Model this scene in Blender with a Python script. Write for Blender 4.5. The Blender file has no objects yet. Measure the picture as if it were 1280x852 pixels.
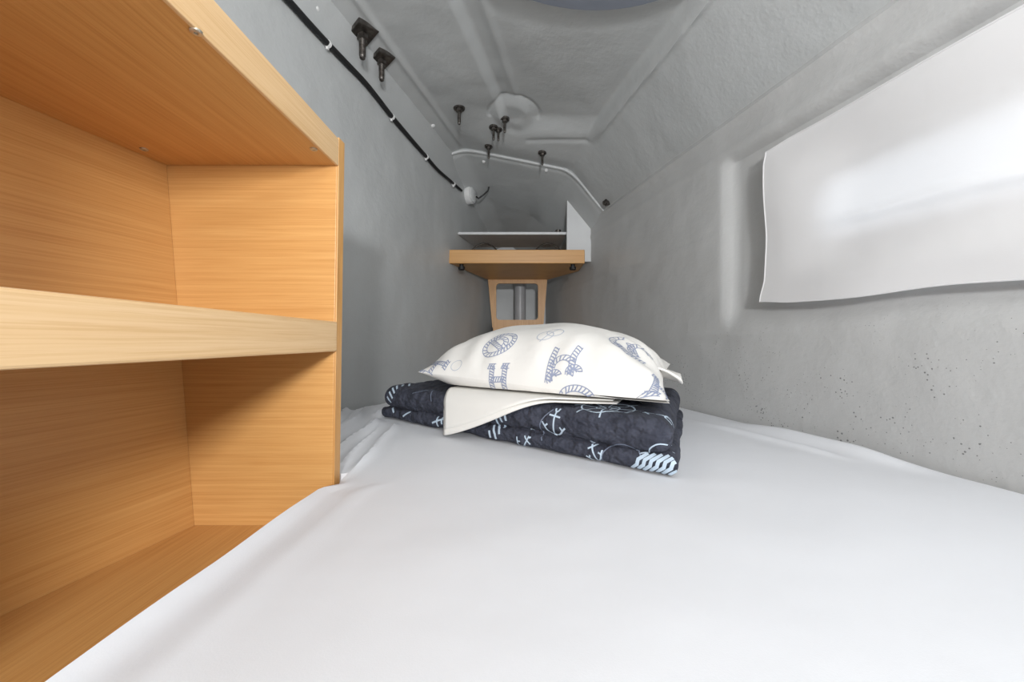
import bpy, bmesh, math, random
from mathutils import Vector, noise
from mathutils.bvhtree import BVHTree
random.seed(7)
C = bpy.context.scene.collection
S = 0.75            # design units -> metres
CZ = 0.42 * S       # camera height over the berth board
F = 500.0           # focal length in pixels of the 1280 wide frame
def W(x, y, h): return Vector((x * S, y * S, h * S + CZ))
def at(px, py, Y): return Vector(((px - 640) / F * Y, Y, (427 - py) / F * Y))   # design units
def lerp(a, b, t): return a + (b - a) * t
def sst(a, b, x):
    t = min(1, max(0, (x - a) / (b - a))); return t * t * (3 - 2 * t)
def nz(x, y, z=0.0): return noise.noise(Vector((x, y, z)))

# ------------------------------------------------------------------ materials
def mat(name, col, rough=0.5, metal=0.0):
    m = bpy.data.materials.new(name); m.use_nodes = True
    b = m.node_tree.nodes['Principled BSDF']
    b.inputs['Base Color'].default_value = (*col, 1); b.inputs['Roughness'].default_value = rough
    b.inputs['Metallic'].default_value = metal
    return m
def nodes(m): return m.node_tree.nodes, m.node_tree.links, m.node_tree.nodes['Principled BSDF']
def add_bump(m, scale, strength, dist=0.01, detail=4, vec=None, stretch=None):
    n, l, b = nodes(m)
    tc = n.new('ShaderNodeTexCoord'); tx = n.new('ShaderNodeTexNoise'); bp = n.new('ShaderNodeBump')
    tx.inputs['Scale'].default_value = scale; tx.inputs['Detail'].default_value = detail
    src = tc.outputs['Object']
    if stretch:
        mp = n.new('ShaderNodeMapping'); mp.inputs['Scale'].default_value = stretch
        l.new(src, mp.inputs['Vector']); src = mp.outputs['Vector']
    l.new(src, tx.inputs['Vector']); l.new(tx.outputs['Fac'], bp.inputs['Height'])
    bp.inputs['Strength'].default_value = strength; bp.inputs['Distance'].default_value = dist
    if b.inputs['Normal'].links: l.new(b.inputs['Normal'].links[0].from_socket, bp.inputs['Normal'])
    l.new(bp.outputs['Normal'], b.inputs['Normal'])
def vary(m, c1, c2, scale, stretch=(1, 1, 1), detail=3, lo=0.3, hi=0.7):
    n, l, b = nodes(m)
    tc = n.new('ShaderNodeTexCoord'); mp = n.new('ShaderNodeMapping'); tx = n.new('ShaderNodeTexNoise'); cr = n.new('ShaderNodeValToRGB')
    mp.inputs['Scale'].default_value = stretch; tx.inputs['Scale'].default_value = scale; tx.inputs['Detail'].default_value = detail
    cr.color_ramp.elements[0].position = lo; cr.color_ramp.elements[1].position = hi
    cr.color_ramp.elements[0].color = (*c1, 1); cr.color_ramp.elements[1].color = (*c2, 1)
    l.new(tc.outputs['Object'], mp.inputs['Vector']); l.new(mp.outputs['Vector'], tx.inputs['Vector'])
    l.new(tx.outputs['Fac'], cr.inputs['Fac']); l.new(cr.outputs['Color'], b.inputs['Base Color'])
    return cr
def gelcoat(name, c1, c2, specks=False):
    m = mat(name, c1, 0.42)
    cr = vary(m, c1, c2, 3.0, detail=5)
    n, l, b = nodes(m)
    if specks:      # small dark pits in the lower hull side
        tc = n.new('ShaderNodeTexCoord'); vo = n.new('ShaderNodeTexVoronoi'); vo.inputs['Scale'].default_value = 130
        tn = n.new('ShaderNodeTexNoise'); tn.inputs['Scale'].default_value = 16; tn.inputs['Detail'].default_value = 3
        th = n.new('ShaderNodeMapRange'); th.inputs['From Min'].default_value = 0.34; th.inputs['From Max'].default_value = 0.75
        th.inputs['To Min'].default_value = 0.0; th.inputs['To Max'].default_value = 0.33
        sx = n.new('ShaderNodeSeparateXYZ')
        hz = n.new('ShaderNodeMapRange'); hz.inputs['From Min'].default_value = 0.46; hz.inputs['From Max'].default_value = 0.18
        lt = n.new('ShaderNodeMath'); lt.operation = 'LESS_THAN'
        mu = n.new('ShaderNodeMath'); mu.operation = 'MULTIPLY'
        mx = n.new('ShaderNodeMixRGB'); mx.inputs['Color2'].default_value = (0.10, 0.10, 0.10, 1)
        for t in (vo, tn): l.new(tc.outputs['Object'], t.inputs['Vector'])
        l.new(tc.outputs['Object'], sx.inputs[0]); l.new(sx.outputs['Z'], hz.inputs['Value'])
        l.new(tn.outputs['Fac'], th.inputs['Value']); l.new(th.outputs[0], mu.inputs[0]); l.new(hz.outputs[0], mu.inputs[1])
        l.new(vo.outputs['Distance'], lt.inputs[0]); l.new(mu.outputs[0], lt.inputs[1])
        sc = n.new('ShaderNodeMath'); sc.operation = 'MULTIPLY'; sc.inputs[1].default_value = 0.75
        l.new(lt.outputs[0], sc.inputs[0]); l.new(sc.outputs[0], mx.inputs['Fac'])
        l.new(cr.outputs['Color'], mx.inputs['Color1']); l.new(mx.outputs['Color'], b.inputs['Base Color'])
    add_bump(m, 8, 0.28, 0.02, 5)
    add_bump(m, 120, 0.12, 0.004, 3)
    return m
def wood(name, stretch, dark=(0.525, 0.262, 0.078), pale=(0.635, 0.352, 0.124)):
    m = mat(name, (.6, .36, .15), 0.42)
    n, l, b = nodes(m)
    tc = n.new('ShaderNodeTexCoord'); mp = n.new('ShaderNodeMapping'); mp.inputs['Scale'].default_value = stretch
    a = n.new('ShaderNodeTexNoise'); a.inputs['Scale'].default_value = 4; a.inputs['Detail'].default_value = 6; a.inputs['Roughness'].default_value = 0.62
    mp2 = n.new('ShaderNodeMapping'); mp2.inputs['Scale'].default_value = tuple(s * 4.2 for s in stretch)
    f = n.new('ShaderNodeTexNoise'); f.inputs['Scale'].default_value = 4; f.inputs['Detail'].default_value = 2
    cr = n.new('ShaderNodeValToRGB'); e = cr.color_ramp.elements
    e[0].position, e[0].color = 0.25, (*dark, 1); e[1].position, e[1].color = 0.68, (*pale, 1)
    c2 = n.new('ShaderNodeValToRGB'); e = c2.color_ramp.elements
    e[0].position, e[0].color = 0.36, (0.91, 0.86, 0.79, 1); e[1].position, e[1].color = 0.52, (1, 1, 1, 1)
    mx = n.new('ShaderNodeMixRGB'); mx.blend_type = 'MULTIPLY'; mx.inputs['Fac'].default_value = 0.9
    for mm, t in ((mp, a), (mp2, f)):
        l.new(tc.outputs['Object'], mm.inputs['Vector']); l.new(mm.outputs['Vector'], t.inputs['Vector'])
    l.new(a.outputs['Fac'], cr.inputs['Fac']); l.new(f.outputs['Fac'], c2.inputs['Fac'])
    l.new(cr.outputs['Color'], mx.inputs['Color1']); l.new(c2.outputs['Color'], mx.inputs['Color2'])
    l.new(mx.outputs['Color'], b.inputs['Base Color'])
    return m
M = {}
M['gel'] = gelcoat('grey_gelcoat', (0.455, 0.467, 0.464), (0.50, 0.512, 0.508))
M['gel_hull'] = gelcoat('grey_hull_gelcoat', (0.47, 0.470, 0.462), (0.52, 0.520, 0.510), specks=True)
M['wood_y'] = wood('oak_flat_board', (44, 0.6, 0.6))
M['wood_x'] = wood('oak_upright_board', (0.6, 0.6, 44))
M['rail'] = wood('oak_rail_face', (0.6, 0.6, 44), (0.64, 0.415, 0.205), (0.71, 0.495, 0.275))
M['edge'] = wood('oak_edge_band', (10, 10, 0.8))
M['sheet'] = mat('white_sheet_cotton', (0.735, 0.745, 0.77), 0.85); add_bump(M['sheet'], 5, 0.2, 0.02, 3); add_bump(M['sheet'], 700, 0.08, 0.001, 1)
M['flat'] = mat('cream_flat_sheet_cotton', (0.82, 0.80, 0.755), 0.85); add_bump(M['flat'], 30, 0.15, 0.004, 3)
M['pillow'] = mat('white_pillowcase_cotton', (0.81, 0.79, 0.75), 0.85); add_bump(M['pillow'], 14, 0.3, 0.012, 3); add_bump(M['pillow'], 60, 0.1, 0.003, 3)
M['print'] = mat('slate_blue_print', (0.30, 0.335, 0.45), 0.8)
M['print_pale'] = mat('faded_blue_print', (0.50, 0.53, 0.60), 0.8)
M['navy'] = mat('navy_quilt_cotton', (0.030, 0.036, 0.068), 0.9)
vary(M['navy'], (0.024, 0.027, 0.042), (0.055, 0.060, 0.084), 40, detail=6)
add_bump(M['navy'], 1, 1.0, 0.02, 2, stretch=(50, 14, 50)); add_bump(M['navy'], 90, 0.5, 0.004, 4)
M['quilt_print'] = mat('pale_blue_quilt_print', (0.50, 0.60, 0.70), 0.85)
M['quilt_line'] = mat('grey_blue_quilt_print', (0.17, 0.20, 0.27), 0.85)
M['white'] = mat('white_plastic', (0.72, 0.72, 0.71), 0.4); vary(M['white'], (.68, .68, .67), (.75, .75, .74), 20)
M['panel'] = mat('white_painted_panel', (0.62, 0.63, 0.63), 0.5); vary(M['panel'], (.58, .59, .59), (.66, .67, .67), 6)
M['black'] = mat('black_cable_sheath', (0.008, 0.008, 0.009), 0.55); add_bump(M['black'], 90, 0.5, 0.003)
M['steel'] = mat('dull_stainless_steel', (0.17, 0.155, 0.14), 0.38, 0.9); vary(M['steel'], (.07, .062, .055), (.20, .185, .17), 60)
M['zinc'] = mat('screw_zinc', (0.5, 0.47, 0.38), 0.35, 0.8); vary(M['zinc'], (.4, .37, .3), (.6, .57, .48), 80)
M['hatch'] = mat('blue_grey_hatch', (0.20, 0.22, 0.26), 0.35); vary(M['hatch'], (.19, .21, .25), (.22, .24, .28), 5)
M['pipe'] = mat('grey_pipe', (0.42, 0.42, 0.43), 0.35); vary(M['pipe'], (.38, .38, .39), (.46, .46, .47), 9)
def cloth_translucent(name, col):
    m = bpy.data.materials.new(name); m.use_nodes = True; n, l = m.node_tree.nodes, m.node_tree.links
    n.remove(n['Principled BSDF']); out = n['Material Output']
    d = n.new('ShaderNodeBsdfDiffuse'); t = n.new('ShaderNodeBsdfTranslucent'); mx = n.new('ShaderNodeMixShader')
    tc = n.new('ShaderNodeTexCoord'); tx = n.new('ShaderNodeTexNoise'); bp = n.new('ShaderNodeBump')
    tx.inputs['Scale'].default_value = 18; bp.inputs['Strength'].default_value = 0.12; bp.inputs['Distance'].default_value = 0.01
    d.inputs['Color'].default_value = (*col, 1); t.inputs['Color'].default_value = (0.80, 0.82, 0.87, 1)
    l.new(tc.outputs['Object'], tx.inputs['Vector']); l.new(tx.outputs['Fac'], bp.inputs['Height']); l.new(bp.outputs['Normal'], d.inputs['Normal'])
    mx.inputs['Fac'].default_value = 0.30
    l.new(d.outputs[0], mx.inputs[1]); l.new(t.outputs[0], mx.inputs[2]); l.new(mx.outputs[0], out.inputs['Surface'])
    return m
M['curtain'] = cloth_translucent('white_curtain_cloth', (0.90, 0.885, 0.875))
def glass(name):
    m = bpy.data.materials.new(name); m.use_nodes = True; n, l = m.node_tree.nodes, m.node_tree.links
    n.remove(n['Principled BSDF']); out = n['Material Output']
    t = n.new('ShaderNodeBsdfTransparent'); t.inputs['Color'].default_value = (.93, .95, .96, 1)
    g = n.new('ShaderNodeBsdfGlossy'); g.inputs['Roughness'].default_value = 0.02
    fr = n.new('ShaderNodeFresnel'); mx = n.new('ShaderNodeMixShader')
    l.new(fr.outputs[0], mx.inputs[0]); l.new(t.outputs[0], mx.inputs[1]); l.new(g.outputs[0], mx.inputs[2]); l.new(mx.outputs[0], out.inputs['Surface'])
    return m
M['glass'] = glass('window_glass')

# ------------------------------------------------------------------ mesh builder (design units in, metres out)
class MB:
    def __init__(s): s.v, s.f, s.m = [], [], []
    def face(s, idx, mi=0): s.f.append(tuple(idx)); s.m.append(mi)
    def vert(s, p): s.v.append(Vector(p)); return len(s.v) - 1
    def hexa(s, p, mi=0):       # 8 points: bottom loop then top loop
        b = len(s.v); s.v += [Vector(q) for q in p]
        for q in ((3, 2, 1, 0), (4, 5, 6, 7), (0, 1, 5, 4), (1, 2, 6, 5), (2, 3, 7, 6), (3, 0, 4, 7)): s.face([b + i for i in q], mi)
    def box(s, a, b, mi=0):
        (x0, y0, z0), (x1, y1, z1) = a, b
        s.hexa([(x0, y0, z0), (x1, y0, z0), (x1, y1, z0), (x0, y1, z0), (x0, y0, z1), (x1, y0, z1), (x1, y1, z1), (x0, y1, z1)], mi)
    def grid(s, fn, nu, nv, mi=0, skip=None, flip=False):
        b = len(s.v)
        for i in range(nu + 1):
            for j in range(nv + 1): s.v.append(Vector(fn(i / nu, j / nv)))
        for i in range(nu):
            for j in range(nv):
                if skip and skip((i + .5) / nu, (j + .5) / nv): continue
                q = [b + i * (nv + 1) + j, b + (i + 1) * (nv + 1) + j, b + (i + 1) * (nv + 1) + j + 1, b + i * (nv + 1) + j + 1]
                s.face(q[::-1] if flip else q, mi)
    def tube(s, pts, r, n=10, mi=0, caps=True):
        pts = [Vector(p) for p in pts]; b = len(s.v); k = len(pts)
        rr = r if isinstance(r, (list, tuple)) else [r] * k
        ref = Vector((0, 0, 1)); prev = None
        for i, p in enumerate(pts):
            t = (pts[min(i + 1, k - 1)] - pts[max(i - 1, 0)]).normalized()
            if prev is None:
                a = t.cross(ref)
                if a.length < 1e-3: a = t.cross(Vector((1, 0, 0)))
            else: a = prev - t * prev.dot(t)
            a.normalize(); prev = a; c = t.cross(a)
            for j in range(n):
                w = 2 * math.pi * j / n
                s.v.append(p + (a * math.cos(w) + c * math.sin(w)) * rr[i])
        for i in range(k - 1):
            for j in range(n):
                s.face([b + i * n + j, b + i * n + (j + 1) % n, b + (i + 1) * n + (j + 1) % n, b + (i + 1) * n + j], mi)
        if caps:
            s.face([b + j for j in range(n)][::-1], mi); s.face([b + (k - 1) * n + j for j in range(n)], mi)
    def lathe(s, o, axis, prof, n=24, mi=0):     # prof: (distance along axis, radius)
        axis = Vector(axis).normalized(); o = Vector(o)
        s.tube_rings([(o + axis * d, r) for d, r in prof], axis, n, mi)
    def tube_rings(s, rings, axis, n, mi):
        a = axis.cross(Vector((0, 0, 1)))
        if a.length < 1e-3: a = Vector((1, 0, 0))
        a.normalize(); c = axis.cross(a); b = len(s.v)
        for p, r in rings:
            for j in range(n):
                w = 2 * math.pi * j / n; s.v.append(p + (a * math.cos(w) + c * math.sin(w)) * r)
        for i in range(len(rings) - 1):
            for j in range(n):
                s.face([b + i * n + j, b + i * n + (j + 1) % n, b + (i + 1) * n + (j + 1) % n, b + (i + 1) * n + j], mi)
        s.face([b + j for j in range(n)][::-1], mi); e = b + (len(rings) - 1) * n; s.face([e + j for j in range(n)], mi)
    def bvh(s): return BVHTree.FromPolygons(s.v, s.f)
    def build(s, name, mats, parent=None, smooth=True, bevel=0, origin=None, weld=False):
        if not isinstance(mats, (list, tuple)): mats = [mats]
        o0 = origin_of(parent) if parent else (W(*origin) if origin else Vector((0, 0, 0)))
        me = bpy.data.meshes.new(name)
        me.from_pydata([W(*p) - o0 for p in s.v], [], s.f)
        for m in mats: me.materials.append(m)
        me.polygons.foreach_set('material_index', s.m)
        bm = bmesh.new(); bm.from_mesh(me)
        if weld: bmesh.ops.remove_doubles(bm, verts=bm.verts, dist=1e-5)
        if not name.startswith(('wall', 'ceiling', 'curtain')): bmesh.ops.recalc_face_normals(bm, faces=bm.faces)
        bm.to_mesh(me); bm.free()
        if smooth:
            me.polygons.foreach_set('use_smooth', [True] * len(me.polygons)); me.set_sharp_from_angle(angle=math.radians(38))
        o = bpy.data.objects.new(name, me); C.objects.link(o)
        if parent: o.parent = parent
        else: o.location = o0
        if bevel:
            b = o.modifiers.new('bevel', 'BEVEL'); b.width = bevel * S; b.segments = 2; b.limit_method = 'ANGLE'; b.angle_limit = math.radians(40)
        return o
ORI = {}
def origin_of(o):
    p = Vector((0, 0, 0))
    while o: p += o.location; o = o.parent
    return p
def tag(o, label=None, cat=None, group=None, kind=None):
    for k, v in (('label', label), ('category', cat), ('group', group), ('kind', kind)):
        if v: o[k] = v
    return o
def empty(name, loc, label, cat, group=None):
    o = bpy.data.objects.new(name, None); C.objects.link(o); o.location = W(*loc); o.empty_display_size = .02
    return tag(o, label, cat, group)
def copy_tree(o, loc, label):
    c = o.copy(); C.objects.link(c); c.location = loc; c['label'] = label
    for ch in o.children:
        d = ch.copy(); C.objects.link(d); d.parent = c
        for g in ch.children:
            e = g.copy(); C.objects.link(e); e.parent = d
    return c

# ------------------------------------------------------------------ the cabin shell
YB, YE, YA = -2.1, 3.75, 2.46           # entrance, far end, moulded arch
def xl(Y, h): return -1.012 + .052 * (h + .28) / 1.43 + .228 * Y
def xr(Y, h=0): return 1.11 - .22 * Y
def interp(x, pts):
    if x <= pts[0][0]: return pts[0][1]
    for (a, b), (c, d) in zip(pts, pts[1:]):
        if x <= c: return b + (d - b) * (x - a) / max(1e-6, c - a)
    return pts[-1][1]
def prof(X, Y):
    x1, x2, x3 = -.96 + .228 * Y, -.856 + .228 * Y, -.532 + .228 * Y
    q = sst(2.05, 2.44, Y)
    x5 = 1.11 - .22 * Y; x4 = .88 - .21 * Y
    x3 = min(x3, x4 - .06); x2 = min(x2, x3 - .06)
    return interp(X, [(x1 - .12, 1.10), (x1, 1.15), (x2, 1.19), (x3, 1.20 - .075 * q), (x4, 1.10 - .045 * q), (x5, .80), (x5 + .1, .70)]), x1, x2, x3, x4, x5
def ceil_h(X, Y):
    w = .014
    h = sum(prof(X + d * w, Y)[0] for d in (-2, -1, 0, 1, 2)) / 5
    _, x1, x2, x3, x4, x5 = prof(X, Y)
    Yg = 2.30 - .30 * X
    # raised tray in the middle of the deckhead
    h += .030 * sst(x3 - .02, x3 + .035, X) * (1 - sst(x4 - .030, x4 + .004, X)) * (1 - sst(Yg - .17, Yg - .03, Y))
    h -= .022 * math.exp(-((X - x4 - .0) / .018) ** 2) * (1 - sst(2.0, 2.2, Y))
    h += .008 * math.exp(-((X - x2) / .014) ** 2) * (1 - sst(2.3, 2.5, Y)) * -1
    # second lengthwise ridge
    h -= .007 * math.exp(-((X - x3 - .10) / .02) ** 2) * (1 - sst(1.9, 2.05, Y))
    # dark groove at the tray's far end
    if X > x3 + .07: h += .007 * math.exp(-((Y - Yg) / .013) ** 2) * (1 - sst(x4 - .03, x4 + .03, X)) * sst(x3 + .07, x3 + .12, X)
    # round boss
    r = math.hypot(X - .01, (Y - 2.10) * 1.0)
    h -= .026 * (1 - sst(.050, .130, r)) - .007 * math.exp(-((r - .130) / .010) ** 2) * (Y < 2.12)
    # beyond the arch the moulding falls away towards the far end
    if Y > YA: h -= .012 * sst(YA, YA + .05, Y) + .245 * (Y - YA)
    h += .004 * nz(X * 3, Y * 3, 2) + .0022 * nz(X * 9, Y * 9, 5)
    return h
def ceil_hit(px, py):
    lo, hi = .3, 3.7
    for _ in range(60):
        Y = (lo + hi) / 2; p = at(px, py, Y)
        if p.z < ceil_h(p.x, p.y): lo = Y
        else: hi = Y
    return at(px, py, lo)
def left_hit(px, py, off=0.0):
    lo, hi = .3, 3.7
    for _ in range(60):
        Y = (lo + hi) / 2; p = at(px, py, Y)
        if p.x > xl(Y, p.z) + off: lo = Y
        else: hi = Y
    return at(px, py, lo)
def right_hit(px, py, off=0.0):
    k = (px - 640) / F; Y = (1.11 - off) / (k + .22); return at(px, py, Y)

def ceiling():
    mb = MB()
    def fn(u, v):
        Y = lerp(YB, YE, u); a, b = xl(Y, 1.15) - .02, xr(Y) + .02
        X = lerp(a, b, v); return (X, Y, ceil_h(X, Y))
    mb.grid(fn, 620, 190, 0)
    # rounded bead along the arch
    pts = []
    for i in range(61):
        X = lerp(xl(YA, 1.1) - .01, xr(YA) + .01, i / 60); Y = YA + .01
        hh = sum(ceil_h(X + d, YA - .01) for d in (-.05, -.025, 0, .025, .05)) / 5
        pts.append((X, Y, hh - .004))
    mb.tube(pts, .011, 8, 0)
    o = mb.build('ceiling', M['gel']); tag(o, kind='structure')
ceiling()
def wall_left():
    mb = MB()
    def fn(u, v):
        Y = lerp(YB, YE, u); h = lerp(-.44, 1.24, v)
        X = xl(Y, h) + .003 * nz(Y * 3, h * 3, 9) + .002 * nz(Y * 8, h * 8, 4)
        if h > 1.05: X += 0.03 * sst(1.05, 1.16, h) ** 2
        return (X, Y, h)
    mb.grid(fn, 200, 80, 0)
    tag(mb.build('wall_left', M['gel']), kind='structure')
wall_left()
WY0, WY1, WH0, WH1 = .05, 1.13, .27, .45      # window opening
def wall_right():
    mb = MB()
    def fn(u, v):
        Y = lerp(YB, YE, u); h = lerp(-.44, .84, v)
        X = xr(Y) + .003 * nz(Y * 3, h * 3, 19) + .002 * nz(Y * 9, h * 9, 14)
        rec = (1 - sst(1.452, 1.496, Y)) * sst(.02, .13, h) * (1 - sst(.645, .672, h)) * sst(-.25, -.2, Y)
        X += .028 * rec
        # proud welt under the crease and faint horizontal seams
        X -= .010 * math.exp(-((h - .79) / .016) ** 2) + .004 * math.exp(-((h - .69) / .014) ** 2)
        X -= .0035 * math.exp(-((h - .02 - .02 * nz(Y * 2.5, 3)) / .006) ** 2) * sst(1.1, 1.4, Y)
        X -= .002 * math.exp(-((h - .40 - .02 * nz(Y * 2, 8)) / .012) ** 2) * sst(1.5, 1.6, Y)
        return (X, Y, h)
    NU, NV = 300, 100
    def skip(u, v):
        Y = lerp(YB, YE, u); h = lerp(-.44, .84, v)
        if not (WY0 < Y < WY1 and WH0 < h < WH1): return False
        dx = max(0, WY0 + .06 - Y, Y - (WY1 - .06)); dz = max(0, WH0 + .06 - h, h - (WH1 - .06))
        return math.hypot(dx, dz) < .065
    mb.grid(fn, NU, NV, 0, skip, flip=True)
    tag(mb.build('wall_right', M['gel_hull']), kind='structure')
wall_right()
def rrect(y0, y1, h0, h1, r, n=6):
    out = []
    for cy, ch, a0 in ((y1 - r, h1 - r, 0), (y0 + r, h1 - r, 90), (y0 + r, h0 + r, 180), (y1 - r, h0 + r, 270)):
        for k in range(n + 1):
            a = math.radians(a0 + 90 * k / n); out.append((cy + r * math.cos(a), ch + r * math.sin(a)))
    return out
def window():
    mb = MB(); loop = rrect(WY0 - .012, WY1 + .012, WH0 - .012, WH1 + .012, .07); inn = rrect(WY0 + .012, WY1 - .012, WH0 + .012, WH1 - .012, .05)
    n = len(loop); b = 0
    for off in (.024, .050):
        for lp in (loop, inn):
            for (y, h) in lp: mb.vert((xr(y) + off, y, h))
    for j in range(n):
        k = (j + 1) % n
        mb.face((j, k, n + k, n + j)); mb.face((2 * n + j, 3 * n + j, 3 * n + k, 2 * n + k))
        mb.face((n + j, n + k, 3 * n + k, 3 * n + j)); mb.face((j, 2 * n + j, 2 * n + k, k))
    w = mb.build('window_1', M['panel'], smooth=False); tag(w, kind='structure')
    g = MB(); p = rrect(WY0 + .006, WY1 - .006, WH0 + .006, WH1 - .006, .055)
    f = [g.vert((xr(y) + .038, y, h)) for y, h in p]; e = [g.vert((xr(y) + .043, y, h)) for y, h in p]
    g.face(f); g.face(e[::-1])
    for j in range(len(f)): k = (j + 1) % len(f); g.face((f[j], e[j], e[k], f[k]))
    g.build('window_pane', M['glass'], w, smooth=False)
window()
mb = MB(); mb.box((-1.6, YB, -.46), (1.7, YE, -.42)); tag(mb.build('floor', M['gel'], smooth=False), kind='structure')
def wall_back():
    mb = MB()
    mb.grid(lambda u, v: (lerp(-.30, .42, u), 3.66 + .004 * nz(u * 4, v * 6, 3), lerp(-.44, .95, v)), 24, 40)
    tag(mb.build('wall_back', M['gel']), kind='structure')
wall_back()
mb = MB(); mb.grid(lambda u, v: (lerp(-1.6, 1.7, u), YB + .01, lerp(-.44, 1.3, v)), 10, 10, flip=True)
tag(mb.build('wall_rear', M['gel'], smooth=False), kind='structure')

# ------------------------------------------------------------------ bed
BT = -.28
A, Bq = Vector((-.480, 1.455, 0)), Vector((.332, .803, 0))
E = (Bq - A).normalized(); NI = Vector((.41, .912, 0)); QL, QD = (Bq - A).length, .66
YJ = .846
def bed_edge(Y):
    e = -.372 - .035 * (.81 - Y) if Y < .81 else -.372
    e = lerp(e, -.346, sst(.74, .795, Y)); e = lerp(-.366, e, sst(-.09, -.04, Y))
    return max(e, xl(Y, BT) + .012) if Y >= YJ - 1e-4 else e
def bed_left(Y): return bed_edge(Y) if Y < YJ else xl(Y, BT) + .012
def bed_y(u): return lerp(-.45, YJ, u / .35) if u < .35 else lerp(YJ, 3.235, (u - .35) / .65)
def bed_fn(u, v):
    Y = bed_y(u); a, b = bed_edge(Y), xr(Y) - .012
    if v < 0: return (lambda X: (X, Y, bed_h(X, Y)))(lerp(a, xl(Y, BT) + .012, -v))
    if v < .06: X = a + (b - a) * 0.10 * (v / .06) ** 1.6
    else: X = lerp(a + (b - a) * .10, b, (v - .06) / .94)
    return (X, Y, bed_h(X, Y))
def bed_h(X, Y):
    dl, dr = (X - bed_left(Y) if Y < YJ - 1e-4 else X - xl(Y, BT) - .012), xr(Y) - .012 - X
    h = BT
    r = .014
    for d in (dl, dr):
        if d is dl and .80 < Y < YJ + .001: continue
        if d < r: h -= r - math.sqrt(max(0, r * r - (r - d) ** 2))
    # bunched folds by the left side beyond the cupboard
    m = sst(.80, .95, Y) * (1 - sst(1.5, 1.8, Y)) * (1 - sst(.02, .26, X - (-.53 - .10 * (Y - 1.2))))
    q = X + .12 * (Y - 1.0) + .02 * nz(X * 5, Y * 4, 1)
    h += m * (.023 * (1 - abs(math.sin(q * 44 + .8 * nz(Y * 2, 2)))) ** 2 + .010 * (1 - abs(math.sin(q * 71 + 1.1 * nz(Y * 3, 8)))) ** 2 + .008 * nz(X * 14, Y * 3, 6) + .004)
    # hem along the cupboard
    h += .010 * (1 - sst(.74, .81, Y)) * math.exp(-((dl - .018) / .010) ** 2) * (1.0 + .7 * nz(Y * 6, 4))
    h += .004 * (1 - sst(.74, .81, Y)) * math.exp(-((dl - .085 - .03 * nz(Y * 2, 7)) / .012) ** 2)
    # loose roll of sheet by the hull
    h += .022 * math.exp(-((dr - .035) / .030) ** 2) * sst(.80, 1.0, Y) * (1 - sst(1.15, 1.42, Y))
    h += .010 * math.exp(-((dr - .11 - .1 * (Y - 1)) / .018) ** 2) * sst(.9, 1.05, Y) * (1 - sst(1.2, 1.5, Y))
    h += .006 * nz(X * 1.6, Y * 1.6, 31) + .0015 * nz(X * 6, Y * 6, 33)
    det = E.x * NI.y - E.y * NI.x; rx, ry = X - A.x, Y - A.y
    qs, qd = (rx * NI.y - ry * NI.x) / det, (E.x * ry - E.y * rx) / det
    k = sst(-.07, .0, qs) * (1 - sst(QL, QL + .07, qs)) * sst(-.07, .0, qd) * (1 - sst(QD, QD + .07, qd))
    return lerp(h, min(h, BT - .001), k)
bed = empty('berth_mattress', (.2, 1.3, -.42), 'wide white berth mattress under a fitted sheet filling the cabin floor', 'mattress')
mb = MB(); mb.grid(bed_fn, 280, 190)
mb.grid(lambda t, v: bed_fn(.35 + .65 * t, -v), 182, 70)
def drop(fn, n, s):
    mb.grid(lambda t, k: (lambda p: (p[0] + s * .012 * sst(.5, 1, k), p[1], lerp(p[2], -.385, k)))(fn(t)), n, 4)
drop(lambda t: bed_fn(.35 * t, 0), 98, 1); drop(lambda t: bed_fn(.35 + .65 * t, -1), 182, 1); drop(lambda t: bed_fn(t, 1), 280, -1)
drop(lambda t: bed_fn(.35, -t), 70, 0); drop(lambda t: bed_fn(0, t), 190, 0); drop(lambda t: bed_fn(1, t), 190, 0); drop(lambda t: bed_fn(1, -t), 70, 0)
mb.build('fitted_sheet', M['sheet'], bed, weld=True)
core = MB()
pl = [(bed_left(Y) + .03, Y) for Y in (-.43, .2, .84, .875, 1.6, 2.5, 3.22)] + [(xr(Y) - .04, Y) for Y in (3.22, 2.5, 1.6, .8, .2, -.43)]
lo = [core.vert((x, y, -.418)) for x, y in pl]; hi = [core.vert((x, y, -.330)) for x, y in pl]
core.face(lo[::-1]); core.face(hi)
for i in range(len(pl)): j = (i + 1) % len(pl); core.face((lo[i], lo[j], hi[j], hi[i]))
core.build('foam_core', M['flat'], bed, smooth=False)

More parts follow.
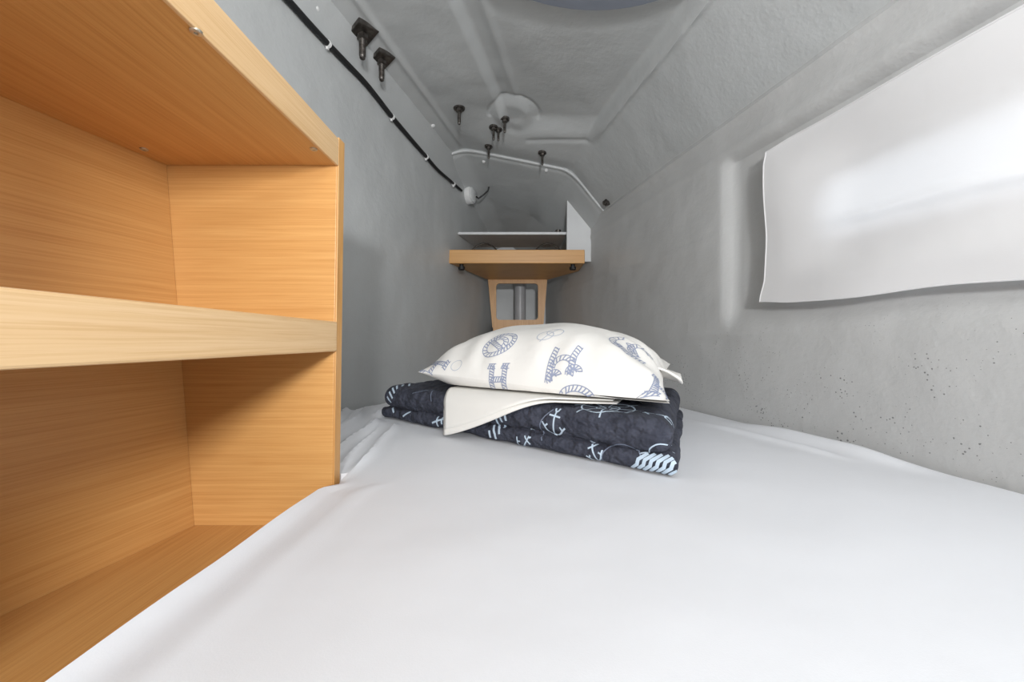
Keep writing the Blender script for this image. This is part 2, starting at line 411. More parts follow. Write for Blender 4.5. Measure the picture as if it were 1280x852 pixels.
# ------------------------------------------------------------------ open wooden cupboard on the left
def cupboard():
    root = empty('open_cupboard', (-.55, .40, -.42), 'light oak open cupboard with one middle shelf built along the left wall', 'cupboard')
    Y0, Y1, T = -.12, .809, .026
    TOP, BOT = .408, -.372
    def fx(Y, h): return -.3505 - .010 * (.35 - h) / .7 - .020 * (.809 - Y)      # front plane
    def bx(Y, h): return lerp(-.642, -.697, (h + .372) / .715) - .19 * (.809 - Y)   # back plane
    # far side panel
    def board(name, y0, y1, h0, h1, front, back, m, bev=.0015):
        b = MB()
        p = []
        for h in (h0, h1):
            p += [(back(y0, h), y0, h), (front(y0, h), y0, h), (front(y1, h), y1, h), (back(y1, h), y1, h)]
        b.hexa(p); return b.build(name, m, root, smooth=False, bevel=bev)
    for (y0, y1) in ((Y1, Y1 + T), (Y0 - T, Y0)):
        sp = board('side_panel', y0, y1, -.415, TOP + .004, lambda y, h: fx(y, h) - .0035, lambda y, h: bx(y, h) - .012, M['wood_x'])
        eb = MB(); p = []
        for h in (-.415, TOP + .004):
            p += [(fx(y0, h) - .0035, y0, h), (fx(y0, h), y0, h), (fx(y1, h), y1, h), (fx(y1, h) - .0035, y1, h)]
        eb.hexa(p); tag(eb.build('edge_band', M['edge'], sp, smooth=False, bevel=.001), 'pale oak edging strip')
    board('back_panel', Y0, Y1, -.40, TOP, lambda y, h: bx(y, h), lambda y, h: bx(y, h) - .012, M['wood_x'])
    tb = board('top_board', Y0, Y1, .3545, .354 + .022, lambda y, h: fx(y, h) - .005, lambda y, h: bx(y, h), M['wood_y'])
    board('top_rail', Y0, Y1, .354, TOP, lambda y, h: fx(y, h), lambda y, h: fx(y, h) - .006, M['rail'], .0015)
    board('shelf_board', Y0, Y1, .010, .034, lambda y, h: fx(y, h) - .024, lambda y, h: bx(y, h), M['wood_y'])
    board('shelf_rail', Y0, Y1, -.021, .039, lambda y, h: fx(y, h) + .002, lambda y, h: fx(y, h) - .023, M['rail'], .003)
    board('bottom_board', Y0, Y1, BOT - .03, BOT, lambda y, h: fx(y, h) - .046, lambda y, h: bx(y, h), M['wood_y'])
    for px, py in ((245, 40), (392, 187), (180, 187)):
        Y = .3545 * F / (427 - py); p = at(px, py, Y)
        s = MB(); s.lathe((p.x, p.y, .3550), (0, 0, -1), [(0, .0065), (.002, .0065), (.003, .005), (.003, .0022), (.001, .0018)], 16)
        tag(s.build('screw_head', M['zinc'], tb), 'small steel screw head in the underside')
    return root
cupboard()

# ------------------------------------------------------------------ far wooden shelf, its support and the white shelf above
def far_shelf():
    YF = 2.55
    root = empty('corner_shelf', (.03, 2.9, -.42), 'light oak shelf across the far end on a cut-out support panel', 'shelf')
    zb, zt = .495, .582
    xa, xb = (561 - 640) / F * YF, (731 - 640) / F * YF
    b = MB(); pts = [(xa, YF + .02), (xb, YF + .02), (xr(2.86) - .005, 2.86), (.287, 3.27), (-.196, 3.27), (xl(2.7, .5) + .01, 2.72)]
    lo = [b.vert((x, y, zb + .004)) for x, y in pts]; hi = [b.vert((x, y, zb + .03)) for x, y in pts]
    b.face(lo[::-1]); b.face(hi)
    for i in range(len(pts)): j = (i + 1) % len(pts); b.face((lo[i], lo[j], hi[j], hi[i]))
    b.build('shelf_board', M['wood_x'], root, smooth=False)
    b = MB(); b.box((xa, YF, zb), (xb, YF + .03, zt)); b.build('front_rail', M['wood_x'], root, smooth=False, bevel=.004)
    # support panel with a rounded opening
    Y = 3.25; b = MB(); N = 28
    def width(h): return (-.196 + .10 * (.51 - h) * .9, .287 - .09 * (.51 - h) * .9)
    inner = rrect(-.128, .212, .172, .468, .028, 6)     # (x, h)
    cx, ch = .042, .32
    outer = []
    for x, h in inner:
        dx, dh = x - cx, h - ch; a, c = 1e9, None
        for s in [k / 400 for k in range(400, 1600)]:
            X, H = cx + dx * s, ch + dh * s; l, r = width(H)
            if not (l < X < r and .02 < H < .51): break
            c = (X, H)
        outer.append(c or (x, h))
    n = len(inner)
    for y in (Y, Y + .03):
        for lp in (inner, outer):
            for x, h in lp: b.vert((x, y, h))
    for j in range(n):
        k = (j + 1) % n
        b.face((j, k, n + k, n + j)); b.face((2 * n + j, 3 * n + j, 3 * n + k, 2 * n + k))
        b.face((j, 2 * n + j, 2 * n + k, k)); b.face((n + j, n + k, 3 * n + k, 3 * n + j))
    l0, r0 = width(.04); l1, r1 = width(-.41)
    b.hexa([(l1, Y, -.418), (r1, Y, -.418), (r1, Y + .03, -.418), (l1, Y + .03, -.418), (l0, Y, .03), (r0, Y, .03), (r0, Y + .03, .03), (l0, Y + .03, .03)])
    tl, tr = width(.51); m = MB()
    b.hexa([(l0, Y + .0005, .02), (r0, Y + .0005, .02), (r0, Y + .029, .02), (l0, Y + .029, .02), (l0, Y + .0005, .12), (r0, Y + .0005, .12), (r0, Y + .029, .12), (l0, Y + .029, .12)])
    b.build('support_panel', M['edge'], root, smooth=False)
    for px in (577, 716):
        p = at(px, 337, 2.60); p.z = zb; m = MB()
        m.lathe((p.x, p.y, zb), (0, 0, -1), [(-.004, .014), (.012, .014), (.014, .022), (.03, .022), (.034, .018)], 16)
        m.build('fixing_knob', M['black'], root)
    return root
far_shelf()
YP = 2.66
m = MB()
p = [at(708, 312, YP), at(736, 312, YP), at(737, 270, YP), at(709, 238, YP)]
m.hexa([(p[0].x, YP, .527), (p[1].x + .03, YP, .527), (p[1].x + .03, YP + .02, .527), (p[0].x, YP + .02, .527),
        (p[3].x, YP, 1.01), (p[2].x + .02, YP, .82), (p[2].x + .02, YP + .02, .82), (p[3].x, YP + .02, 1.01)])
tag(m.build('filler_panel', M['panel'], origin=(.4, YP, .527), smooth=False, bevel=.004), 'white upright filler panel standing on the right end of the oak shelf', 'panel')
m = MB(); zs = (427 - 294) / F * 2.68
xa, xb = xl(2.68, zs) + .002, at(708, 290, 2.68).x
m.hexa([(xa, 2.68, zs), (xb, 2.68, zs), (xb, 3.05, zs), (xl(3.05, zs) + .002, 3.05, zs), (xa, 2.68, zs + .018), (xb, 2.68, zs + .018), (xb, 3.05, zs + .018), (xl(3.05, zs) + .002, 3.05, zs + .018)])
tag(m.build('thin_shelf', M['panel'], origin=(0, 2.8, zs), smooth=False, bevel=.003), 'thin white shelf board above the oak shelf at the far end', 'shelf')
m = MB(); q = at(698, 290, 2.74)
m.lathe((q.x, 2.76, zs + .0185), (0, 0, 1), [(0, .012), (.012, .012), (.016, .02), (.032, .02), (.036, .014)], 16)
m.tube([(q.x - .005, 2.76, zs + .034), (q.x - .045, 2.75, zs + .034)], .007, 8)
tag(m.build('shelf_latch', M['steel'], origin=(q.x, 2.76, zs)), 'small dark metal latch on the thin white shelf beside the filler panel', 'latch')
# low box with two rounded openings in the dark gap under the thin shelf
m = MB()
for cx in (-.20, .26):
    m.tube([(cx + .13 * math.cos(a), 2.90, .53 + .175 * math.sin(a)) for a in [math.pi * k / 16 for k in range(17)]], .006, 8)
    m.tube([(cx - .13, 2.90, .53), (cx + .13, 2.90, .53)], .006, 8)
    bpy_name = 'wire_hoop'
    o = m.build(bpy_name, M['steel'], origin=(cx, 2.9, .527)); m = MB()
    tag(o, 'arched wire hoop on the oak shelf, ' + ('by the left wall' if cx < 0 else 'beside the white filler panel'), 'hoop', 'wire hoops on the oak shelf')
m = MB(); m.tube([(.07, 3.48, -.42), (.07, 3.48, .2), (.07, 3.48, .62)], .05, 24)
tag(m.build('upright_pipe', M['pipe'], origin=(.07, 3.48, -.42)), 'grey upright pipe seen through the opening of the oak support panel', 'pipe')

# ------------------------------------------------------------------ quilt
def qpt(s, d, h): return A + E * s + NI * d + Vector((0, 0, h))
def slab(mb, s0, s1, d0, d1, h0, h1, seed, nx=130, ny=80, nzv=10, shear=0.0):
    r = (h1 - h0) / 2 * .98
    def place(s, d, h):
        q = Vector((min(max(s, s0 + r), s1 - r), min(max(d, d0 + r), d1 - r), min(max(h, h0 + r), h1 - r)))
        v = Vector((s, d, h)) - q
        if v.length > 1e-9: v = v.normalized()
        p = q + v * r
        w = .0055 * nz(p.x * 6 + seed, p.y * 7, p.z * 6) + .003 * nz(p.x * 18, p.y * 14 + seed, p.z * 30)
        w += -.0022 * abs(math.sin((p.x * .5 + p.y) * 46 + 2 * nz(p.x * 2, p.y * 2, seed))) ** 8
        p = p + v * w
        # soft slump of the far layer ends
        sl = p.x + shear * (p.z - h0)
        return qpt(sl, p.y, max(p.z, BT + .002))
    a, b, c = s1 - s0, d1 - d0, h1 - h0
    mb.grid(lambda u, v: place(s0 + a * u, d0 + b * v, h1), nx, ny)
    mb.grid(lambda u, v: place(s0 + a * u, d0 + b * v, h0), nx, ny)
    mb.grid(lambda u, v: place(s0 + a * u, d0, h0 + c * v), nx, nzv); mb.grid(lambda u, v: place(s0 + a * u, d1, h0 + c * v), nx, nzv)
    mb.grid(lambda u, v: place(s0, d0 + b * u, h0 + c * v), ny, nzv); mb.grid(lambda u, v: place(s1, d0 + b * u, h0 + c * v), ny, nzv)
def ribbon(mb, bvh, N, pts, lw, mi, off, L=.12):
    lim = .62 if N.z > .999 else .25
    """a printed line laid on a surface: pts are 3-D points near it, cast along -N"""
    hits = []
    for p in pts:
        h = bvh.ray_cast(p + N * L, -N, L * 2)
        if h[0] is None: hits.append(None); continue
        nn = h[1] if h[1].dot(N) > 0 else -h[1]
        hits.append((h[0] + nn * off, nn))
    for a, b in zip(hits, hits[1:]):
        if not a or not b or (a[0] - b[0]).length > .03 or a[1].dot(N) < lim or b[1].dot(N) < lim: continue
        d = (b[0] - a[0])
        if d.length < 1e-6: continue
        sd = d.cross(a[1]).normalized() * lw / 2; e = d.normalized() * lw * .25
        i = [mb.vert(a[0] - sd - e), mb.vert(a[0] + sd - e), mb.vert(b[0] + sd + e), mb.vert(b[0] - sd + e)]
        mb.face(i, mi)
def resample(path, step):
    out = [Vector(path[0])]
    for a, b in zip(path, path[1:]):
        a, b = Vector(a), Vector(b); n = max(1, int((b - a).length / step))
        out += [a.lerp(b, k / n) for k in range(1, n + 1)]
    return out
def decal(mb, bvh, px, py, size, rot, strokes, lw, mi, off, rope=0.0, Nfix=None):
    ray = at(px, py, 1.0).normalized()
    h = bvh.ray_cast(Vector((0, 0, 0)), ray, 6)
    if h[0] is None: return
    N = Nfix or (h[1] if h[1].dot(ray) < 0 else -h[1])
    T = Vector((1, 0, 0)); T = (T - N * T.dot(N)).normalized(); Bv = N.cross(T); c = h[0]
    cr, sr = math.cos(rot), math.sin(rot)
    def P(q):
        x, y = q[0] * size, q[1] * size
        return c + T * (x * cr - y * sr) + Bv * (x * sr + y * cr)
    for st in strokes:
        rs = resample([(x, y, 0) for x, y in st], .06 if rope else .08)
        if not rope:
            ribbon(mb, bvh, N, [P(q) for q in rs], lw, mi, off); continue
        for sgn in (-1, 1):
            side = []
            for i, q in enumerate(rs):
                t = (rs[min(i + 1, len(rs) - 1)] - rs[max(i - 1, 0)]).normalized()
                side.append(q + Vector((-t.y, t.x, 0)) * rope * sgn)
            ribbon(mb, bvh, N, [P(q) for q in side], lw * .8, mi, off)
        for i in range(0, len(rs) - 1, 3):
            t = (rs[min(i + 1, len(rs) - 1)] - rs[max(i - 1, 0)]).normalized(); nrm = Vector((-t.y, t.x, 0))
            ribbon(mb, bvh, N, [P(rs[i] - nrm * rope - t * .05), P(rs[i]), P(rs[i] + nrm * rope + t * .09)], lw * 1.15, mi, off)
def arc(cx, cy, rx, ry, a0, a1, n=20):
    return [(cx + rx * math.cos(math.radians(lerp(a0, a1, k / n))), cy + ry * math.sin(math.radians(lerp(a0, a1, k / n)))) for k in range(n + 1)]
ANCHOR = [[(0, .8), (0, -.75)], arc(0, .95, .16, .16, 0, 360), [(-.4, .55), (.4, .55)], arc(0, .0, .75, .8, 200, 340), [(-.9, -.05), (-.70, -.30), (-.5, -.1)], [(.9, -.05), (.70, -.30), (.5, -.1)]]
LET_H = [[(-.8, .9), (-.25, .9)], [(.25, .9), (.8, .9)], [(-.5, .9), (-.5, -.9)], [(.5, .9), (.5, -.9)], [(-.5, 0), (.5, 0)], [(-.8, -.9), (-.2, -.9)], [(.2, -.9), (.8, -.9)]]
LET_A = [[(-.25, 1.0), (-.55, .35), (-.95, -.85)], [(.95, .75), (.62, .2), (.30, -.85)], arc(-.05, -.25, .55, .5, 165, 10), arc(-.55, -.75, .28, .3, 20, 200), arc(.5, -.75, .28, .3, 0, 180)]
def strands(n, w, lean=.35): return [[(-1 + 2 * k / n - lean * .5, -w), (-1 + 2 * k / n - .04, -w * .3), (-1 + 2 * k / n + .04, w * .3), (-1 + 2 * k / n + lean * .5, w)] for k in range(n + 1)]
LET_K = [arc(-.5, .2, .45, .7, 100, 290), arc(.45, .1, .5, .6, 30, 280), [(-.2, .5), (.3, -.4)], [(-.7, -.2), (.0, -.8), (.8, -.7)]]
RING = [arc(0, 0, .95, .75, 0, 360, 30), [(-.2, .6), (-.2, -.6)], arc(-.1, 0, .5, .5, -90, 90)]
WHEEL = [arc(0, 0, .8, .8, 0, 360, 30), arc(0, 0, .35, .35, 0, 360), *[[(0.1 * math.cos(a), .1 * math.sin(a)), (1.05 * math.cos(a), 1.05 * math.sin(a))] for a in [k * math.pi / 4 for k in range(8)]]]
KNOT = [arc(-.35, 0, .55, .5, 0, 360), arc(.35, 0, .55, .5, 0, 360), [(-.9, -.4), (.9, .4)]]

mb = MB(); QT = BT + .117
slab(mb, 0, QL, 0, QD, BT + .003, BT + .043, 1)
slab(mb, .012, QL - .010, -.004, QD, BT + .041, QT, 7)
# inner folds seen between the layers at the near edge
slab(mb, .03, QL - .03, .018, QD - .02, BT + .030, BT + .062, 3, 60, 30, 4)
bv = mb.bvh()
O = .0012
decal(mb, bv, 692, 531, .036, -.05, ANCHOR, .0045, 1, O)
decal(mb, bv, 656, 556, .030, -.2, ANCHOR, .004, 1, O)
decal(mb, bv, 760, 512, .080, .3, WHEEL, .0040, 1, O, Nfix=Vector((0, 0, 1)))
decal(mb, bv, 822, 581, .042, -.05, strands(6, .42, .95), .0075, 1, O)
decal(mb, bv, 824, 576, .040, -.05, [[(-.9, .55), (.9, .55)], [(-.9, -.55), (.8, -.6)]], .003, 1, O)
decal(mb, bv, 492, 489, .052, 1.0, strands(6, .28, .3), .007, 1, O)
decal(mb, bv, 618, 541, .060, .75, strands(6, .26, .4), .007, 1, O, Nfix=Vector((-NI.x, -NI.y, .5)).normalized())
decal(mb, bv, 824, 520, .040, -.6, [[(-.9, 0), (.9, .2)], [(-.9, .35), (-.5, -.3)], arc(.6, .1, .3, .3, 0, 300)], .004, 1, O)
decal(mb, bv, 742, 567, .024, .5, ANCHOR, .004, 1, O)
decal(mb, bv, 775, 572, .07, .1, [arc(0, -.2, .7, .6, 20, 170)], .003, 2, O)
decal(mb, bv, 800, 545, .16, 0, [arc(-.3, 0, .9, .8, -60, 70)], .003, 2, O)
decal(mb, bv, 720, 540, .12, .4, [arc(0, 0, .9, .5, 100, 200)], .003, 2, O)
decal(mb, bv, 530, 494, .1, .1, [[(-.5, .3), (.5, .1)], [(.3, .3), (.3, -.4)]], .003, 2, O)
decal(mb, bv, 548, 527, .03, .2, [[(-.9, .1), (.8, .0)], [(-.3, -.4), (-.1, .5)], [(.4, -.4), (.5, .4)]], .006, 1, O)
decal(mb, bv, 508, 520, .022, .2, [[(-.9, .1), (.8, .3)]], .006, 1, O)
decal(mb, bv, 850, 500, .05, .2, [[(-.3, .6), (.3, -.6)]], .003, 2, O)
tag(mb.build('folded_quilt', [M['navy'], M['quilt_print'], M['quilt_line']], origin=(0, 1.3, BT)), 'folded navy blue quilt printed with pale anchors and ropes lying on the white bed', 'quilt')

# ------------------------------------------------------------------ folded flat sheet between quilt and pillow
def sheet_pt(s, w, lift):
    """w > 0: on the quilt top, w < 0: hanging over its near edge"""
    if w >= 0: return qpt(s, w + .026, QT + .006 + lift + .002 * nz(s * 7, w * 7, 5) * sst(0, .08, w))
    r = .045; L = r * math.pi / 2
    if -w < L:
        a = -w / r; return qpt(s, -(r + .008) * math.sin(a) + .026, QT + .006 - r * (1 - math.cos(a)) + lift)
    return qpt(s, -(r + .010) + .026 - .3 * (-w - L) , QT + .006 - r - (-w - L) + lift)
def flat_sheet():
    root = empty('folded_sheet', tuple(qpt(.5, .2, QT)), 'cream folded flat sheet between pillow and navy quilt with one corner hanging down', 'sheet')
    for k, lift in enumerate((0.0, .0075)):
        mb = MB()
        def fn(u, v):
            s = lerp(.352 + .004 * k, .895 - .01 * k, u)
            w0 = lerp(-.146 + .010 * k, .070, u ** 1.2)      # slanting near hem
            w = lerp(w0, .42, v); return sheet_pt(s + .25 * max(0, -w), w, lift + .003)
        mb.grid(fn, 60, 60)
        o = mb.build('sheet_fold', M['flat'], root)
        md = o.modifiers.new('thick', 'SOLIDIFY'); md.thickness = .0035 * S; md.offset = 0
flat_sheet()

# ------------------------------------------------------------------ pillow
PFL, PFR, PBR = Vector((-.303, 1.285, -.100)), Vector((.3465, .878, -.142)), Vector((.566, 1.43, -.082))
PBL = PFL + (PBR - PFR) + Vector((0, 0, .01))
def pil(u, v, top):
    a = PFL.lerp(PFR, (u + 1) / 2); b = PBL.lerp(PBR, (u + 1) / 2)
    p = a.lerp(b, (v + 1) / 2)
    cen = (PFL + PFR + PBL + PBR) / 4
    # edges bow in a little between the pointed corners
    k = .05 * (1 - abs(u) ** 2) * abs(v) ** 3 + .05 * (1 - abs(v) ** 2) * abs(u) ** 3
    p = p.lerp(Vector((cen.x, cen.y, p.z)), k)
    f = max(0, 1 - abs(u) ** 2.6) ** .60 * max(0, 1 - abs(v) ** 2.4) ** .62
    cz = lerp(p.z, -.105, min(1, f * 1.2) * .6)
    wr = .012 * nz(u * 2.2, v * 2.2, 3) * f
    ed = 1 - f
    # gathers running in from the seams and corners
    wr += .009 * ed * f * 2 * math.sin(u * 22 + 3 * nz(u * 2, v * 2, 8)) * (v < 0) * sst(.3, .9, -v)
    wr += .010 * ed * f * 2 * math.sin(v * 16 + 2 * nz(u * 2, v * 3, 1)) * sst(.5, .95, abs(u))
    dg = (u - 1) * .8 + (v + 1)
    wr += .006 * sst(.3, .9, u) * f * math.sin(dg * 14)
    z = cz + f * .155 + wr if top else max(cz - f * .11, QT + .026)
    if top: z = max(z, QT + .031)
    return Vector((p.x, p.y, z))
def pillow():
    root = empty('pillow', (.14, 1.25, QT), 'plump white pillow printed with blue rope letters on the folded navy quilt', 'pillow')
    mb = MB(); n = 110
    def w(t): return math.copysign(1 - (1 - abs(2 * t - 1)) ** 1.35, 2 * t - 1)
    mb.grid(lambda a, b: pil(w(a), w(b), True), n, n); mb.grid(lambda a, b: pil(w(a), w(b), False), n, n, flip=True)
    bv = mb.bvh(); o = .0012
    decal(mb, bv, 624, 429, .054, .5, RING, .0032, 1, o, rope=.13)
    decal(mb, bv, 622, 475, .042, .0, LET_H, .0032, 1, o, rope=.17)
    decal(mb, bv, 703, 453, .052, .0, LET_A, .0032, 1, o, rope=.15)
    decal(mb, bv, 789, 438, .060, -.5, LET_K, .0032, 1, o, rope=.15)
    decal(mb, bv, 723, 494, .048, .0, [arc(0, -.3, .95, .6, 0, 180, 20)], .0032, 1, o, rope=.15)
    decal(mb, bv, 828, 489, .040, -.4, LET_H, .0032, 1, o, rope=.17)
    decal(mb, bv, 541, 461, .050, .9, LET_H, .0032, 1, o, rope=.15)
    decal(mb, bv, 688, 418, .045, .3, KNOT, .0028, 2, o)
    decal(mb, bv, 575, 455, .035, .3, KNOT[:1], .002, 2, o)
    decal(mb, bv, 660, 490, .035, .3, [[(-.8, 0), (.8, .1)]], .0025, 2, o)
    mb.build('pillow_body', [M['pillow'], M['print'], M['print_pale']], root)
    # turned hem of the pillowcase sticking out at the far right corner
    h = MB()
    def flap(a, b):
        p = PFR.lerp(PBR, lerp(.42, .98, a)); out = (PFR - PFL).normalized()
        q = p + out * lerp(-.06, .028 + .006 * math.sin(a * 16), b)
        q.z = lerp(-.075, -.115, a * .5 + b * .5) + .010 * math.sin(a * 19 + b * 3) - .012 * b
        return q
    h.grid(flap, 40, 10); f = h.build('pillowcase_hem', M['pillow'], root)
    md = f.modifiers.new('thick', 'SOLIDIFY'); md.thickness = .006 * S; md.offset = 0
pillow()

# ------------------------------------------------------------------ curtain over the hull window
def curtain():
    root = empty('window_curtain', tuple((xr(.6) - .04, .6, .11)), 'white translucent cloth curtain pinned over the long window in the right hull side', 'curtain')
    def fn(u, v):
        Y = lerp(-.10, 1.272, u); h = lerp(.113, .604, v)
        e = sst(.93, 1.0, u)
        Y += e * (.003 * math.cos(v * 7) + .016 * (1 - sst(0, .16, v)) - .008 * sst(.9, 1, v))
        h += e * (.010 * (1 - v) - .007 * sst(.9, 1, v)) + .004 * math.sin(u * 21) * (1 - v) + .003 * nz(u * 9, 2) * (1 - v)
        off = .028 + .010 * math.sin(u * 9 + v * 2) * (1 - v) + .012 * nz(u * 4, v * 2, 6)
        # the cloth is sucked in towards the window recess
        off -= .022 * sst(.1, .3, v) * (1 - sst(.75, .95, v)) * (1 - sst(.8, .97, u))
        off += .012 * math.exp(-((v - .40 - .05 * nz(u * 3, 1)) / .03) ** 2) * (1 - sst(.78, .9, u))
        off += .006 * math.sin(u * 17 + 4 * v) * (1 - sst(.0, .35, v))
        return (xr(Y) - off, Y, h)
    mb = MB(); mb.grid(fn, 160, 70); o = mb.build('curtain_cloth', M['curtain'], root)
    path = [fn(u / 80, 0) for u in range(81)] + [fn(1, v / 30) for v in range(1, 31)] + [fn(1 - u / 80, 1) for u in range(1, 81)] + [fn(0, 1 - v / 30) for v in range(1, 31)]
    h = MB(); h.tube(path, .0022, 6); h.build('curtain_hem', M['curtain'], root)
curtain()

# ------------------------------------------------------------------ cable, clips, junction box
def cable():
    px = [(300, -62), (358, -1), (385, 29), (410, 56), (432, 79), (455, 103), (473, 125), (490, 147), (512, 173), (533, 197), (547, 213), (562, 226), (577, 239)]
    pts = [left_hit(x, y, .012) for x, y in px]
    fine = []
    for i in range(len(pts) - 1):
        p0, p1, p2, p3 = pts[max(i - 1, 0)], pts[i], pts[i + 1], pts[min(i + 2, len(pts) - 1)]
        for k in range(6):
            t = k / 6; fine.append(.5 * ((2 * p1) + (p2 - p0) * t + (2 * p0 - 5 * p1 + 4 * p2 - p3) * t * t + (3 * p1 - p0 - 3 * p2 + p3) * t ** 3))
    fine.append(pts[-1])
    rad = [.0105 if i < 45 else lerp(.0105, .0075, (i - 45) / max(1, len(fine) - 46)) for i in range(len(fine))]
    m = MB(); m.tube(fine, rad, 10)
    o = m.build('black_cable', M['black'], origin=tuple(pts[5])); tag(o, 'thick black cable clipped along the upper left wall', 'cable')
    labs = ['white cable clip on the black cable nearest the twin square bolt plates', 'white cable clip halfway along the black cable',
            'white cable clip on the black cable, second from the round junction box', 'white cable clip on the black cable next to the round junction box']
    proto = None
    for (x, y), lb in zip(((410, 56), (490, 147), (533, 197), (567, 231)), labs):
        p = left_hit(x, y, .012)
        if proto is None:
            m = MB(); d = (left_hit(x + 4, y + 4.6, .012) - left_hit(x - 4, y - 4.6, .012)).normalized()
            m.tube([p - d * .005, p + d * .005], .0128, 14)
            m.box((p.x - .006, p.y - .004, p.z - .019), (p.x + .002, p.y + .004, p.z - .008))
            proto = m.build('cable_clip', M['white'], origin=tuple(p)); tag(proto, lb, 'cable clip', 'clips holding the black cable')
        else:
            c = proto.copy(); C.objects.link(c); c.location = W(*p); c['label'] = lb
    p = left_hit(584, 245, .0); ax = Vector((1, -.35, 0)).normalized()
    root = empty('junction_box', tuple(p), 'small round white junction box on the left wall at the end of the black cable', 'junction box')
    m = MB(); m.lathe(p - ax * .01, ax, [(0, .064), (.045, .064), (.052, .059)], 26); m.build('box_body', M['white'], root)
    m = MB(); m.lathe(p + ax * .0425, ax, [(0, .054), (.006, .054), (.010, .048)], 26); m.build('box_lid', M['panel'], root)
    a = p + ax * .022
    w = [a + Vector((.045, .0, -.012)), at(598, 249, p.y - .03), at(605, 244, p.y - .03), at(610, 239, p.y - .03), at(611.5, 233, p.y - .03)]
    m = MB(); m.tube(resample(w, .01), .0055, 8)
    m.build('wire_tail', M['black'], root)
cable()

# ------------------------------------------------------------------ bolts through the deckhead
def bolts():
    spots = [((574, 136), 1.0, 'steel bolt and washer alone on the left of the far deckhead'),
             ((631, 150), .85, 'steel bolt beside the round boss, farthest right of the close cluster of three'),
             ((617, 160), .85, 'steel bolt in the cluster under the round boss, leftmost of its touching pair'),
             ((623, 163), .75, 'steel bolt in the cluster under the round boss, right one of its touching pair'),
             ((611, 184), .85, 'steel bolt and washer over the left part of the moulded arch edge'),
             ((678, 192), .85, 'steel bolt and washer over the right part of the moulded arch edge')]
    proto = None
    for (x, y), sc, lb in spots:
        p = ceil_hit(x, y)
        if p.y > YA - .03: p = at(x, y, YA - .03); p.z = ceil_h(p.x, p.y)
        if proto is None:
            r = empty('deck_bolt', tuple(p), lb, 'bolt', 'bolts hanging from the deckhead')
            m = MB(); m.lathe(p + Vector((0, 0, .006)), (0, 0, -1), [(0, .030), (.010, .030), (.013, .027)], 22); m.build('washer', M['steel'], r)
            m = MB(); m.lathe(p - Vector((0, 0, .006)), (0, 0, -1), [(0, .017), (.014, .017), (.016, .014)], 6); m.build('nut', M['steel'], r)
            m = MB()
            pf = [(0, .0085)]
            for k in range(14): pf += [(.004 + k * .0046, .0088), (.0063 + k * .0046, .0072)]
            pf += [(.071, .0065), (.073, .004)]
            m.lathe(p - Vector((0, 0, .012)), (0, 0, -1), pf, 12); m.build('threaded_shank', M['steel'], r)
            proto = r
        else:
            c = copy_tree(proto, W(*p), lb); c.scale = (sc, sc, sc)
    proto = None
    for (x, y), lb in (((453, 41), 'square steel plate bolt on the upper left deckhead, larger and nearer of two'), ((477, 74), 'square steel plate bolt on the upper left deckhead, smaller one beyond its twin')):
        p = ceil_hit(x, y)
        if proto is None:
            r = empty('plate_bolt', tuple(p), lb, 'bolt', 'bolts with square plates')
            m = MB(); a = math.radians(-36); s = .044; gx = (ceil_h(p.x + .04, p.y) - ceil_h(p.x - .04, p.y)) / .08
            cs = [(s * (math.cos(a) * i - math.sin(a) * j), s * (math.sin(a) * i + math.cos(a) * j)) for i, j in ((-1, -1), (1, -1), (1, 1), (-1, 1))]
            m.hexa([(p.x + i, p.y + j, p.z - .013 + gx * i) for i, j in cs] + [(p.x + i, p.y + j, p.z + .006 + gx * i) for i, j in cs])
            m.build('square_plate', M['steel'], r, smooth=False, bevel=.003)
            m = MB(); m.lathe(p - Vector((0, 0, .011)), (0, 0, -1), [(0, .021), (.016, .021), (.018, .017)], 6); m.build('nut', M['steel'], r)
            pf = [(0, .0125)]
            for k in range(12): pf += [(.004 + k * .006, .0128), (.007 + k * .006, .0108)]
            pf += [(.080, .0105), (.083, .007)]
            m = MB(); m.lathe(p - Vector((0, 0, .02)), (0, 0, -1), pf, 14); m.build('threaded_shank', M['steel'], r)
            proto = r
        else:
            c = copy_tree(proto, W(*p), lb); c.scale = (.9, .9, .9)
    # screw caps
    proto = None
    caps = [((394, 12), 'tiny white screw cap on the deckhead above the black cable, nearest the cupboard'), ((460, 85), 'tiny white screw cap just below the two square plate bolts'),
            ((506, 139), 'tiny white screw cap on the left deckhead edge, midway between plate bolts and arch'), ((541, 158), 'tiny white screw cap on the left deckhead edge close to the arch corner'),
            ((605, 203), 'tiny white screw cap just under the arch edge, below its left bolt'), ((683, 214), 'tiny white screw cap just under the arch edge, below its right bolt')]
    for (x, y), lb in caps:
        p = ceil_hit(x, y)
        q = left_hit(x, y)
        if q.y < p.y: p = q
        if proto is None:
            m = MB(); ax = Vector((.45, -.35, -.8)).normalized()
            m.lathe(p - ax * .006, ax, [(0, .0125), (.008, .0125), (.012, .009), (.0135, .004)], 14)
            proto = m.build('screw_cap', M['white'], origin=tuple(p)); tag(proto, lb, 'screw cap', 'screw caps on the deckhead')
        else:
            c = proto.copy(); C.objects.link(c); c.location = W(*p); c['label'] = lb
    p = right_hit(763, 253, .0); ax = Vector((-1, -.25, -.28)).normalized()
    r = empty('side_bolt', tuple(p), 'dark bolt end sticking out of the right wall by the arch foot', 'bolt')
    m = MB(); m.lathe(p - ax * .01, ax, [(0, .014), (.055, .014), (.058, .010)], 14); m.build('threaded_shank', M['steel'], r)
    m = MB(); m.lathe(p + ax * .012, ax, [(0, .021), (.022, .021)], 6); m.build('nut', M['steel'], r)
bolts()

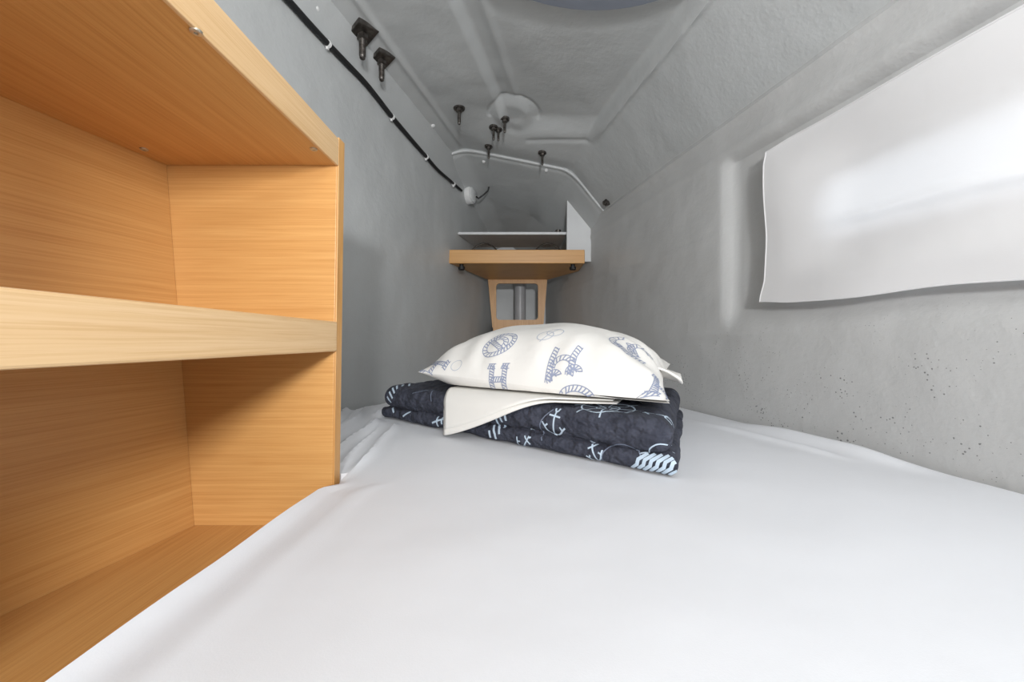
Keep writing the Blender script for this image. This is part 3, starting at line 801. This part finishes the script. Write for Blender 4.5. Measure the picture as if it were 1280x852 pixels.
# ------------------------------------------------------------------ round hatch in the deckhead
def hatch():
    cx, cy = .21, 1.09; a, b = .42, .30
    h0 = ceil_h(cx, cy)
    root = empty('deck_hatch', (cx, cy, h0), 'blue grey oval hatch in the deckhead at the top of the picture', 'hatch')
    m = MB(); rings = [(1.0, .05), (1.0, -.022), (.985, -.028), (.80, -.028), (.78, -.022), (.78, .04)]; n = 64; base = 0
    tilt = (ceil_h(cx + .3, cy) - ceil_h(cx - .3, cy)) / .6
    def P(k, j, z, r): 
        t = 2 * math.pi * j / n; x = cx + a * r * math.cos(t); return (x, cy + b * r * math.sin(t), h0 + z + tilt * (x - cx))
    for k, (r, z) in enumerate(rings):
        for j in range(n): m.vert(P(k, j, z, r))
    for k in range(len(rings) - 1):
        for j in range(n): m.face((k * n + j, k * n + (j + 1) % n, (k + 1) * n + (j + 1) % n, (k + 1) * n + j))
    m.build('hatch_rim', M['hatch'], root)
    m = MB(); f = [m.vert(P(0, j, -.015, .785)) for j in range(n)]; g = [m.vert(P(0, j, .02, .785)) for j in range(n)]
    m.face(f); m.face(g[::-1])
    for j in range(n): m.face((f[j], f[(j + 1) % n], g[(j + 1) % n], g[j]))
    m.build('hatch_lid', M['hatch'], root, smooth=False)
hatch()

# ------------------------------------------------------------------ light
w = bpy.data.worlds.new('daylight'); bpy.context.scene.world = w; w.use_nodes = True
bg = w.node_tree.nodes['Background']; bg.inputs['Color'].default_value = (.93, .96, 1, 1); bg.inputs['Strength'].default_value = 2.4
def area(name, loc, target, size, power, col):
    d = bpy.data.lights.new(name, 'AREA'); d.energy = power; d.size = size; d.color = col; d.shape = 'DISK'
    o = bpy.data.objects.new(name, d); C.objects.link(o); o.location = W(*loc)
    o.rotation_euler = (W(*target) - W(*loc)).to_track_quat('-Z', 'Y').to_euler()
    return o
area('saloon_lamp', (.22, -1.55, .42), (.0, 1.5, .2), .17, 25.5, (.975, .985, 1))
area('overhead_bed_fill', (.45, -.75, 1.0), (.1, 1.0, -.25), .45, 5.2, (.975, .985, 1))  # unseen overhead fill, added to brighten the bed; not a fitting of the cabin
area('bounce_flash', (.25, -.55, .45), (.1, -.1, 1.1), .30, 4.4, (.975, .985, 1))

# ------------------------------------------------------------------ camera
cd = bpy.data.cameras.new('camera'); cd.sensor_width = 36; cd.lens = F / 1280 * 36; cd.clip_start = .01
co = bpy.data.objects.new('camera', cd); C.objects.link(co); co.location = W(0, 0, 0); co.rotation_euler = (math.radians(90), 0, 0)
sc = bpy.context.scene; sc.camera = co
vs = sc.view_settings; vs.view_transform = 'Standard'; vs.look = 'None'; vs.exposure = 0.11; vs.gamma = 1; vs.use_curve_mapping = False
